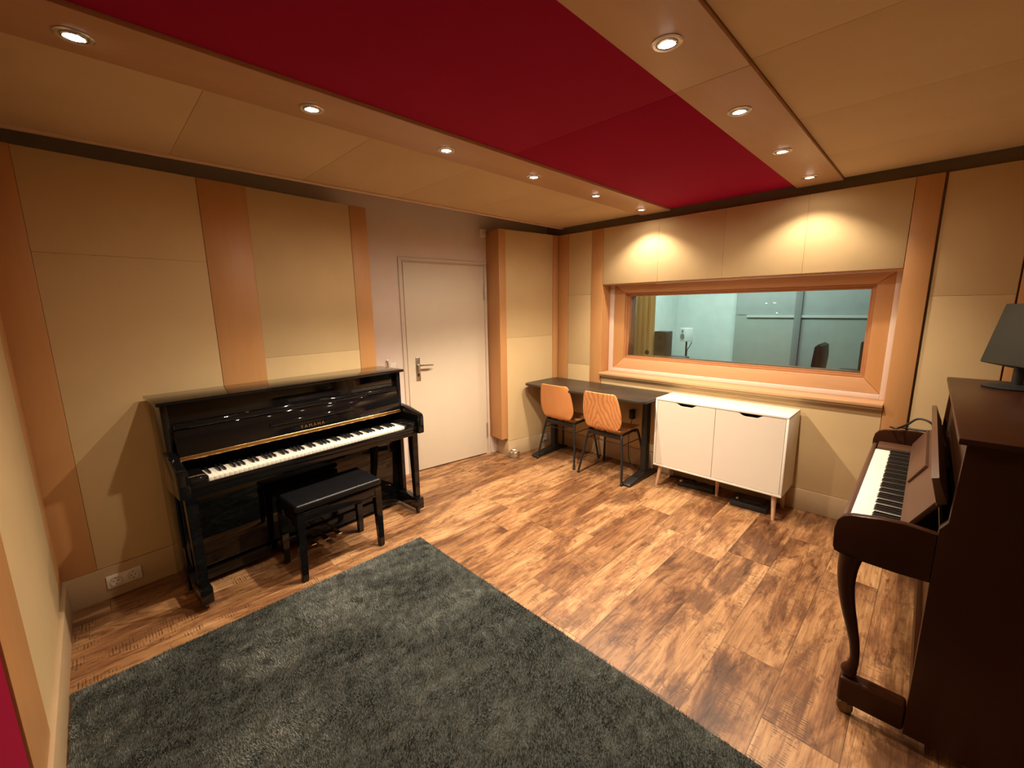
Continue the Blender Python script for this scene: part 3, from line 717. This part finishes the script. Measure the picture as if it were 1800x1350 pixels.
fo = bpy.data.objects.new('lettering', fc); COL.objects.link(fo); fc.materials.append(BRASS); _m = mt @ Matrix.Translation((0.0088, LN/2+0.02, 0.030)) @ Matrix(((0, 0, 1, 0), (1, 0, 0, 0), (0, 1, 0, 0), (0, 0, 0, 1)))
bpy.context.view_layer.update()
_me = bpy.data.meshes.new_from_object(fo); bpy.data.objects.remove(fo)
fo = bpy.data.objects.new('lettering', _me); COL.objects.link(fo); fo.parent = fb; fo.matrix_local = _m
kb = box_obj('key_bed', (0.260, 0.520, 0.045, LN-0.045, 0.640, 0.685), PIANO, BP, r=0.003)
box_obj('key_slip', (0.505, 0.524, 0.045, LN-0.045, 0.672, 0.706), PIANO, BP, r=0.006)
keys(kb, 52, 1.2265/52, -1, (LN-1.2265)/2, 0.722, 0.500, 0.155, 0.098)
arm = [(0.270, 0.640), (0.545, 0.652), (0.548, 0.668), (0.548, 0.775), (0.540, 0.795), (0.525, 0.803), (0.375, 0.838), (0.300, 0.845), (0.270, 0.845)]
for a in (0.000, LN-0.050):
    bm = bm_new(); add_prism(bm, arm, 'y', a, a+0.050, r=0.005); obj('arm', bm, PIANO, BP)
for a in (0.051, LN-0.051-0.0885):
    bm = bm_new(); add_box(bm, 0.340, 0.520, a, a+0.0885, 0.686, 0.742, r=0.010, seg=4); obj('key_block', bm, PIANO, BP)
for a in (0.028, LN-0.078):
    bm = bm_new(); t_ = bmesh.new()
    v = [t_.verts.new(p) for p in ((0.440, a, 0.650), (0.500, a, 0.650), (0.500, a+0.052, 0.650), (0.440, a+0.052, 0.650), (0.462, a+0.004, 0.13), (0.500, a+0.004, 0.13), (0.500, a+0.046, 0.13), (0.462, a+0.046, 0.13))]
    for q in ((0, 1, 2, 3), (7, 6, 5, 4), (0, 4, 5, 1), (1, 5, 6, 2), (2, 6, 7, 3), (3, 7, 4, 0)): t_.faces.new([v[i] for i in q])
    bmesh.ops.recalc_face_normals(t_, faces=t_.faces); bmesh.ops.bevel(t_, geom=list(t_.edges), offset=0.003, segments=2, affect='EDGES')
    merge(bm, t_); obj('leg', bm, PIANO, BP)
    tb = box_obj('toe_block', (0.230, 0.530, a-0.004, a+0.054, 0.040, 0.130), PIANO, BP, r=0.005)
    bm = bm_new(); add_lathe(bm, [(0, -0.009), (0.017, -0.009), (0.019, -0.005), (0.019, 0.005), (0.017, 0.009), (0, 0.009)], seg=20, mtx=Matrix.Translation((0.485, a+0.025, 0.0195)) @ Matrix.Rotation(PI/2, 4, 'X'))
    add_box(bm, 0.478, 0.492, a+0.012, a+0.038, 0.026, 0.041); obj('caster', bm, AGED, tb)
    bm = bm_new(); add_lathe(bm, [(0, -0.009), (0.017, -0.009), (0.019, 0), (0.017, 0.009), (0, 0.009)], seg=20, mtx=Matrix.Translation((0.08, a+0.025, 0.0195)) @ Matrix.Rotation(PI/2, 4, 'X'))
    obj('rear_caster', bm, BLACKM, tb)
for y in (0.665, 0.755, 0.845):
    bm = bm_new(); add_tube(bm, [(0.256, y, 0.070), (0.330, y, 0.068), (0.390, y, 0.060)], 0.006, 8, 3, sx=1.3)
    add_box(bm, 0.360, 0.425, y-0.018, y+0.018, 0.056, 0.066, r=0.005, seg=3); obj('pedal', bm, BRASS, BP)

# ---- bench
BN = thing('piano_bench', 'black piano bench with a padded top in front of the black piano', 'bench', (-2.625, 0.950, 0), math.atan(0.06))
bm = bm_new(); add_box(bm, -0.162, 0.162, -0.274, 0.274, 0.438, 0.484, r=0.016, seg=5); obj('padded_seat', bm, BENCHTOP, BN)
bm = bm_new(); add_box(bm, -0.152, 0.152, -0.264, 0.264, 0.370, 0.432, r=0.004)
obj('apron', bm, PIANO, BN)
bm = bm_new(); add_box(bm, -0.156, 0.156, -0.268, 0.268, 0.365, 0.375, r=0.004); obj('moulding', bm, PIANO, BN)
for sx in (-1, 1):
    for sy in (-1, 1):
        t_ = bmesh.new(); cx, cy = sx*0.132, sy*0.247
        v = [t_.verts.new((cx+a*h+(0 if z > 0.1 else sx*0.006), cy+b_*h+(0 if z > 0.1 else sy*0.006), z)) for z, h in ((0.428, 0.024), (0.004, 0.017)) for a, b_ in ((-1, -1), (1, -1), (1, 1), (-1, 1))]
        for q in ((0, 1, 2, 3), (7, 6, 5, 4), (0, 4, 5, 1), (1, 5, 6, 2), (2, 6, 7, 3), (3, 7, 4, 0)): t_.faces.new([v[i] for i in q])
        bmesh.ops.recalc_face_normals(t_, faces=t_.faces); bmesh.ops.bevel(t_, geom=list(t_.edges), offset=0.003, segments=2, affect='EDGES')
        bm = bm_new(); merge(bm, t_); lg = obj('leg', bm, PIANO, BN)
        box_obj('foot_pad', (cx+sx*0.006-0.012, cx+sx*0.006+0.012, cy+sy*0.006-0.012, cy+sy*0.006+0.012, 0.0, 0.0045), BLACKP, lg)
for sy in (-1, 1):
    bm = bm_new(); add_lathe(bm, [(0, 0), (0.008, 0), (0.008, 0.012), (0.020, 0.014), (0.022, 0.024), (0.018, 0.032), (0, 0.034)], seg=22, mtx=Matrix.Translation((0, sy*0.264, 0.408)) @ Matrix.Rotation(-sy*PI/2, 4, 'X'))
    obj('height_knob', bm, PIANO, BN)

# ---- brown upright by the right wall: near end y=1.87, front faces -x
RP = thing('upright_piano', 'dark brown mahogany upright piano with curved legs at the right edge', 'piano', (0, 1.87, 0), 0.011)
RL = 1.48
box_obj('lid', (0.086, 0.640, -0.018, RL+0.018, 1.145, 1.166), MAHOG, RP, r=0.004)
for a in (0.0, RL-0.035):
    bm = bm_new(); add_prism(bm, [(0.080, 0.055), (0.630, 0.055), (0.630, 1.144), (0.106, 1.144), (0.098, 0.880), (0.080, 0.850)], 'y', a, a+0.035, r=0.003); obj('side_panel', bm, MAHOGV, RP)
box_obj('back_frame', (0.60, 0.628, 0.036, RL-0.036, 0.06, 1.14), MAHOGV, RP)
box_obj('upper_panel', (0.116, 0.134, 0.036, RL-0.036, 0.86, 1.143), MAHOG, RP, r=0.002)
box_obj('lower_panel', (0.110, 0.130, 0.036, RL-0.036, 0.150, 0.650), MAHOG, RP, r=0.002)
box_obj('bottom_board', (0.090, 0.130, 0.036, RL-0.036, 0.060, 0.148), MAHOG, RP, r=0.003)
cheek = [(0.0795, 0.655), (0.0, 0.652), (-0.100, 0.655), (-0.160, 0.662), (-0.178, 0.668), (-0.184, 0.685), (-0.186, 0.755), (-0.180, 0.790), (-0.165, 0.810), (-0.140, 0.821), (-0.06, 0.834), (0.0, 0.838), (0.0795, 0.830)]
for a in (0.0, RL-0.032):
    bm = bm_new(); add_prism(bm, cheek, 'y', a, a+0.032, r=0.005); obj('cheek', bm, MAHOGV, RP)
kb = box_obj('key_bed', (-0.165, 0.100, 0.033, RL-0.033, 0.660, 0.700), MAHOG, RP, r=0.003)
box_obj('key_slip', (-0.182, -0.162, 0.033, RL-0.033, 0.668, 0.738), MAHOGL, RP, r=0.006)
for a, b_ in ((0.033, 0.205), (1.318, RL-0.033)): box_obj('key_block', (-0.155, 0.040, a, b_, 0.701, 0.752), MAHOGL, RP, r=0.006)
KP = 1.109/50
keys(kb, 50, KP, 1, 0.207, 0.735, -0.160, 0.170, 0.108, first_c=5, bmat=EBONY)
# open fallboard of this piano: inclined board and thick folded leaf with a book ledge
FBP = [(-0.012, 0.752), (0.000, 0.742), (0.098, 0.905), (0.084, 0.918)]
bm = bm_new()
sl = Matrix.Identity(4)
add_prism(bm, FBP, 'y', 0.150, RL-0.07, r=0.002); fb2 = obj('fallboard', bm, MAHOGL, RP)
bm = bm_new(); add_prism(bm, [(0.066, 0.912), (0.092, 0.925), (0.062, 1.010), (0.044, 1.004)], 'y', 0.045, RL-0.045, r=0.003); obj('music_desk', bm, MAHOGL, fb2)
bm = bm_new(); add_prism(bm, [(-0.0029, 0.7698), (0.0497, 0.8607), (0.0402, 0.8662), (-0.0100, 0.7735)], 'y', 0.68, 1.40, r=0.001); obj('book_flap', bm, MAHOGL, fb2)
def cabriole(y):
    bm = bm_new()
    path = [(-0.128, y, 0.660), (-0.133, y, 0.600), (-0.130, y, 0.530), (-0.118, y, 0.455), (-0.100, y, 0.380), (-0.084, y, 0.310), (-0.077, y, 0.250), (-0.080, y, 0.215), (-0.088, y, 0.190), (-0.085, y, 0.172)]
    rad = [0.036, 0.031, 0.026, 0.023, 0.0195, 0.016, 0.0145, 0.018, 0.026, 0.022]
    P = smooth_path(path, 5); R = []
    for i in range(len(rad)-1):
        for k in range(5): R.append(rad[i]+(rad[i+1]-rad[i])*k/5)
    R.append(rad[-1]); add_tube(bm, P, R, 18)
    return bm
for y in (0.030, RL-0.030):
    lg = obj('cabriole_leg', cabriole(y), MAHOGV, RP)
    tb = box_obj('toe_block', (-0.112, 0.0795, y-0.030, y+0.030, 0.058, 0.163), MAHOG, RP, r=0.012, seg=4)
    bm = bm_new(); add_lathe(bm, [(0, -0.012), (0.022, -0.012), (0.027, -0.006), (0.027, 0.006), (0.022, 0.012), (0, 0.012)], seg=22, mtx=Matrix.Translation((-0.085, y, 0.027)) @ Matrix.Rotation(PI/2, 4, 'X'))
    add_box(bm, -0.093, -0.077, y-0.018, y+0.018, 0.036, 0.060); obj('caster', bm, AGED, tb)
# things on the brown piano
t = thing('desk_speaker', 'black tilted box with a round foot standing on the brown piano', 'speaker', (0.30, 3.12, 1.166), 0)
bm = bm_new(); add_lathe(bm, [(0, 0), (0.115, 0), (0.118, 0.006), (0.10, 0.014), (0.03, 0.018), (0, 0.018)], seg=36, c=(0, 0, 0)); obj('foot', bm, BLACKP, t)
bm = bm_new(); add_tube(bm, [(0, 0, 0.015), (0, 0, 0.11)], 0.02, 14); obj('neck', bm, BLACKP, t)
bm = bm_new()
mt = Matrix.Translation((0.02, 0.03, 0.09)) @ Matrix.Rotation(-1.007, 4, 'Z') @ Matrix.Rotation(-0.22, 4, 'X')
add_box(bm, -0.148, 0.148, -0.085, 0.085, 0.0, 0.30, r=0.006, mtx=mt); obj('housing', bm, plain('charcoal_shell', (0.018, 0.018, 0.010), 0.6), t)
bm = bm_new(); add_tube(bm, [(-0.13, 3.31, 0.848), (-0.10, 3.28, 0.853), (-0.06, 3.34, 0.870), (-0.02, 3.37, 0.905), (0.03, 3.35, 0.900), (0.06, 3.34, 0.86), (0.02, 3.325, 0.850), (-0.09, 3.34, 0.848)], 0.006, 8, 8)
tag(obj('cable', bm, BLACKP), 'black coiled cable on the far arm of the brown piano', 'cable')

# ------------------------------------------------------------ desk
DK = thing('desk', 'dark desk with rounded corners and black T-shaped legs in the far corner', 'desk', (0, 0, 0))
DH = 0.790
bm = bm_new(); add_prism(bm, rounded(-3.035, -1.650, 3.175, 3.712, 0.065), 'z', DH-0.022, DH, r=0.003); obj('desktop', bm, DESKTOP, DK)
bm = bm_new(); add_box(bm, -2.93, -1.76, 3.40, 3.46, DH-0.075, DH-0.023, r=0.003); add_box(bm, -2.93, -1.76, 3.62, 3.66, DH-0.075, DH-0.023, r=0.003); obj('under_rail', bm, BLACKM, DK)
for x in (-2.885, -1.795):
    bm = bm_new()
    add_prism(bm, rounded(x-0.032, x+0.032, 3.475, 3.560, 0.028), 'z', 0.045, DH-0.023)
    cl2 = obj('column', bm, BLACKM, DK)
    bm = bm_new(); add_prism(bm, rounded(x-0.021, x+0.021, 3.49, 3.545, 0.018), 'z', 0.30, 0.31)
    bm.free(); bm = bm_new()
    pr = [(3.185, 0.004), (3.700, 0.004), (3.705, 0.018), (3.56, 0.058), (3.475, 0.058), (3.200, 0.030), (3.183, 0.018)]
    add_prism(bm, pr, 'x', x-0.042, x+0.042, r=0.008, seg=3); obj('foot', bm, BLACKM, DK)
t = thing('power_adapter', 'black plug-in adapter on the wall below the sill behind the right chair', 'adapter', (-2.045, 3.736, 0.52), 0)
bm = bm_new(); add_box(bm, -0.022, 0.022, -0.055, 0, -0.048, 0.048, r=0.008, seg=3); obj('housing', bm, BLACKP, t)
bm = bm_new(); add_tube(bm, [(0, -0.03, -0.047), (-0.01, -0.035, -0.12), (-0.03, -0.03, -0.25), (-0.02, -0.03, -0.45), (0.02, -0.05, -0.512)], 0.0035, 8, 5); obj('cable', bm, BLACKP, t)

# ------------------------------------------------------------ chairs
def chair(label, cx, cy, rz, m):
    t = thing('plywood_chair', label, 'chair', (cx, cy, 0), rz, 'plywood chairs at the desk')   # local +y towards the desk
    # one-piece shell: centre line profile (y, z) with half width
    prof = [(-0.055, 0.825, 0.150), (-0.052, 0.812, 0.168), (-0.045, 0.78, 0.182), (-0.030, 0.70, 0.198), (-0.016, 0.62, 0.208), (-0.006, 0.56, 0.205), (0.000, 0.525, 0.192), (0.008, 0.497, 0.172), (0.025, 0.470, 0.160), (0.055, 0.456, 0.165), (0.10, 0.452, 0.182), (0.18, 0.450, 0.196), (0.30, 0.455, 0.198), (0.38, 0.457, 0.192), (0.405, 0.452, 0.180), (0.418, 0.444, 0.150)]
    NS = 12; sh = bmesh.new(); rows = []
    for (y, z, hw) in prof:
        row = []
        for i in range(NS+1):
            s = -1+2*i/NS
            back = 1.0 if z > 0.52 else max(0, (z-0.47)/0.05)
            yy = y+0.028*s*s*back; zz = z+(0.010*s*s if z < 0.48 else 0)
            row.append(sh.verts.new((hw*s, yy, zz)))
        rows.append(row)
    for a, b_ in zip(rows, rows[1:]):
        for i in range(NS): sh.faces.new((a[i], a[i+1], b_[i+1], b_[i]))
    bmesh.ops.recalc_face_normals(sh, faces=sh.faces)
    sh2 = bmesh.new(); me = bpy.data.meshes.new('tmp'); sh.to_mesh(me); sh.free(); sh2.from_mesh(me); bpy.data.meshes.remove(me)
    bmesh.ops.solidify(sh2, geom=list(sh2.faces), thickness=0.011)
    o = obj('seat_shell', sh2, m, t)
    sd = o.modifiers.new('s', 'SUBSURF'); sd.levels = 1; sd.render_levels = 2
    for s in (-1, 1):
        bm = bm_new()
        add_tube(bm, [(s*0.235, 0.000, 0.010), (s*0.205, 0.045, 0.24), (s*0.178, 0.075, 0.405), (s*0.172, 0.105, 0.432), (s*0.172, 0.20, 0.436), (s*0.172, 0.335, 0.436), (s*0.178, 0.372, 0.405), (s*0.205, 0.405, 0.24), (s*0.232, 0.440, 0.010)], 0.0112, 10, 4)
        fr = obj('side_frame', bm, BLACKM, t)
        bm = bm_new()
        for yy in (0.0, 0.440): add_lathe(bm, [(0, 0), (0.013, 0), (0.013, 0.022), (0.010, 0.026), (0, 0.026)], c=(s*0.234, yy, 0), seg=14)
        obj('foot_cap', bm, BLACKP, fr)
    bm = bm_new(); add_box(bm, -0.180, 0.180, 0.070, 0.098, 0.392, 0.436, r=0.004); add_box(bm, -0.175, 0.175, 0.33, 0.345, 0.412, 0.437, r=0.003)
    add_tube(bm, [(-0.186, 0.066, 0.36), (0.186, 0.066, 0.36)], 0.004, 8)
    for s in (-1, 1): add_tube(bm, [(s*0.188, 0.062, 0.345), (s*0.188, 0.385, 0.345)], 0.004, 8)
    obj('cross_bars', bm, BLACKM, t)
    return t
chair('plywood chair with plain orange back, left one at the dark desk', -2.605, 3.192, 0.02, CHAIRW)
chair('plywood chair with flamed wood grain back, right one at the dark desk', -2.062, 3.168, 0.0, CHAIRW2)

# ------------------------------------------------------------ white sideboard
CB = thing('sideboard', 'white two-door sideboard on tapered wooden legs below the window', 'cabinet', (-1.1475, 3.37, 0))
HW = 0.4925; D = 0.335; ZB, ZT = 0.198, 0.800; TH = 0.016
bm = bm_new()
add_box(bm, -HW, HW, 0, D, ZT-TH, ZT, r=0.0015); add_box(bm, -HW, HW, 0, D, ZB, ZB+TH, r=0.0015)
add_box(bm, -HW, -HW+TH, 0, D, ZB+TH, ZT-TH, r=0.0005); add_box(bm, HW-TH, HW, 0, D, ZB+TH, ZT-TH, r=0.0005)
add_box(bm, -HW+TH, HW-TH, D-0.008, D-0.002, ZB+TH, ZT-TH)
add_box(bm, -0.008, 0.008, 0.03, D-0.01, ZB+TH, ZT-TH)
obj('body', bm, CABW, CB)
box_obj('cutout_shade', (-HW+TH+0.001, HW-TH-0.001, 0.060, 0.062, ZB+TH+0.001, ZT-TH-0.001), BLACKP, CB)  # black sheet standing in for the shade behind the door cut-outs
for s in (-1, 1):
    a, b_ = (-HW+TH+0.003, -0.0015) if s < 0 else (0.0015, HW-TH-0.003)
    zt, zb = ZT-TH-0.003, ZB+TH+0.003; c0 = (-1.38+1.1475) if s < 0 else (-0.902+1.1475)
    outl = [(a, zb), (b_, zb), (b_, zt)]
    for k in range(25):
        q = 1-2*k/24.0; x = c0+q*0.092
        e = abs(q); f_ = 1-(max(0, (e-0.42))/0.58)
        outl.append((x, zt-0.024*(f_*f_*(3-2*f_))))
    outl.append((a, zt))
    bm = bm_new(); add_prism(bm, outl, 'y', 0.002, 0.018, r=0.001, seg=1); obj('door', bm, plain('white_door_foil', (0.70, 0.63, 0.53), 0.4, var=0.01), CB)
for (x, y, sx, sy) in ((-0.438, 0.045, -1, -0.4), (0.438, 0.045, 0.35, -0.4), (-0.438, 0.29, -1, 0.4), (0.438, 0.29, 0.35, 0.4), (0.0, 0.17, 0, 0)):
    bm = bm_new(); add_tube(bm, [(x, y, ZB), (x+sx*0.030, y+sy*0.030, 0.0)], 0, 18, radii=(0.0185, 0.0115)); obj('leg', bm, LEGW, CB)

# ------------------------------------------------------------ things under the sideboard and on the floor
bm = bm_new()
for k in range(3):
    p = [(-1.60+0.02*k, 3.66, 0.006)]
    for i in range(9): p.append((-1.55+0.05*i+random.uniform(-.03, .03), 3.67+random.uniform(-.02, .02), 0.008+0.02*random.random()))
    add_tube(bm, p, 0.006, 8, 5)
tag(obj('cable_bundle', bm, BLACKP), 'tangle of black cables on the floor under the white sideboard', 'cable')
t = thing('floor_pedal', 'flat black pedal board on the floor under the right half of the sideboard', 'pedal', (-0.89, 3.55, 0), 0.05)
bm = bm_new(); add_box(bm, -0.13, 0.13, -0.10, 0.10, 0.004, 0.045, r=0.006); obj('housing', bm, BLACKP, t)
bm = bm_new(); add_box(bm, -0.05, 0.09, -0.06, 0.06, 0.046, 0.060, r=0.005); obj('treadle', bm, BLACKM, t)
bm = bm_new(); add_lathe(bm, [(0, 0.012), (0.012, 0.010), (0.014, 0), (0, 0)], c=(-0.09, -0.03, 0.045), seg=16); obj('button', bm, CHROME, t)
t = thing('power_strip', 'black power strip lying under the left half of the sideboard', 'power strip', (-1.33, 3.56, 0), 0.12)
bm = bm_new(); add_box(bm, -0.15, 0.15, -0.03, 0.03, 0.002, 0.045, r=0.008); obj('housing', bm, BLACKP, t)
bm = bm_new(); add_lathe(bm, [(0, 0.014), (0.014, 0.012), (0.018, 0.0), (0, 0)], c=(-0.12, -0.005, 0.045), seg=18); obj('switch', bm, CHROME, t)
t = thing('door_stop', 'round brushed metal door stop on the floor at the column base', 'door stop', (-3.045, 3.045, 0), 0)
bm = bm_new(); add_lathe(bm, [(0, 0), (0.052, 0), (0.056, 0.004), (0.056, 0.034), (0.052, 0.037)], seg=40); obj('lower_ring', bm, STEEL, t)
bm = bm_new(); add_lathe(bm, [(0.050, 0.037), (0.050, 0.043), (0.056, 0.046), (0.056, 0.066), (0.052, 0.070), (0.044, 0.068), (0.040, 0.062), (0, 0.062)], seg=40); obj('upper_ring', bm, CHROME, t)

# ------------------------------------------------------------ rug
RG = thing('rug', 'large grey-green shaggy rug on the wooden floor', 'rug', (0, 0, 0))
box_obj('backing', (-2.385, 0.30, -0.262, 1.44, 0.001, 0.008), BACKING, RG)
import numpy as np
def rug_pile():
    rng = np.random.default_rng(5); n = 330000
    x = rng.uniform(-2.384, 0.298, n); y = rng.uniform(-0.261, 1.439, n)
    def field(k, f):
        v = np.zeros(n)
        r2 = np.random.default_rng(k)
        for _ in range(14):
            a = r2.uniform(0, 2*PI); fr = f*r2.uniform(0.5, 2.2); v += np.sin((x*math.cos(a)+y*math.sin(a))*fr*2*PI+r2.uniform(0, 6.28))
        return v/math.sqrt(7)
    lean = 0.0035+0.0035*(0.5+0.5*np.tanh(field(1, 1.6)))
    ang = 0.9*field(2, 1.1)+0.8*field(3, 7)+rng.normal(0, 0.7, n)+2.2
    dx = lean*np.cos(ang)+rng.normal(0, 0.0013, n); dy = lean*np.sin(ang)+rng.normal(0, 0.0013, n)
    h = 0.0085+rng.uniform(0, 0.0045, n)+0.0012*field(4, 9)
    wa = rng.uniform(0, PI, n); wd = 0.0014
    co = np.zeros((n, 3, 3), dtype=np.float32)
    co[:, 0, 0] = x-wd*np.cos(wa); co[:, 0, 1] = y-wd*np.sin(wa); co[:, 1, 0] = x+wd*np.cos(wa); co[:, 1, 1] = y+wd*np.sin(wa)
    co[:, 0, 2] = co[:, 1, 2] = 0.0075
    co[:, 2, 0] = x+dx; co[:, 2, 1] = y+dy; co[:, 2, 2] = 0.0075+h
    me = bpy.data.meshes.new('pile'); me.vertices.add(3*n); me.loops.add(3*n); me.polygons.add(n)
    me.vertices.foreach_set('co', co.reshape(-1)); me.loops.foreach_set('vertex_index', np.arange(3*n, dtype=np.int32))
    me.polygons.foreach_set('loop_start', np.arange(0, 3*n, 3, dtype=np.int32)); me.polygons.foreach_set('loop_total', np.full(n, 3, dtype=np.int32))
    me.update(calc_edges=True)
    at = me.attributes.new('tone', 'FLOAT', 'POINT')
    t = 0.5+0.16*field(6, 1.3)+0.10*field(7, 8)+rng.normal(0, 0.13, n)
    at.data.foreach_set('value', np.repeat(np.clip(t, 0, 1), 3).astype(np.float32))
    me.materials.append(PILE); o = bpy.data.objects.new('pile', me); COL.objects.link(o); o.parent = RG; o['kind'] = 'stuff'
rug_pile()
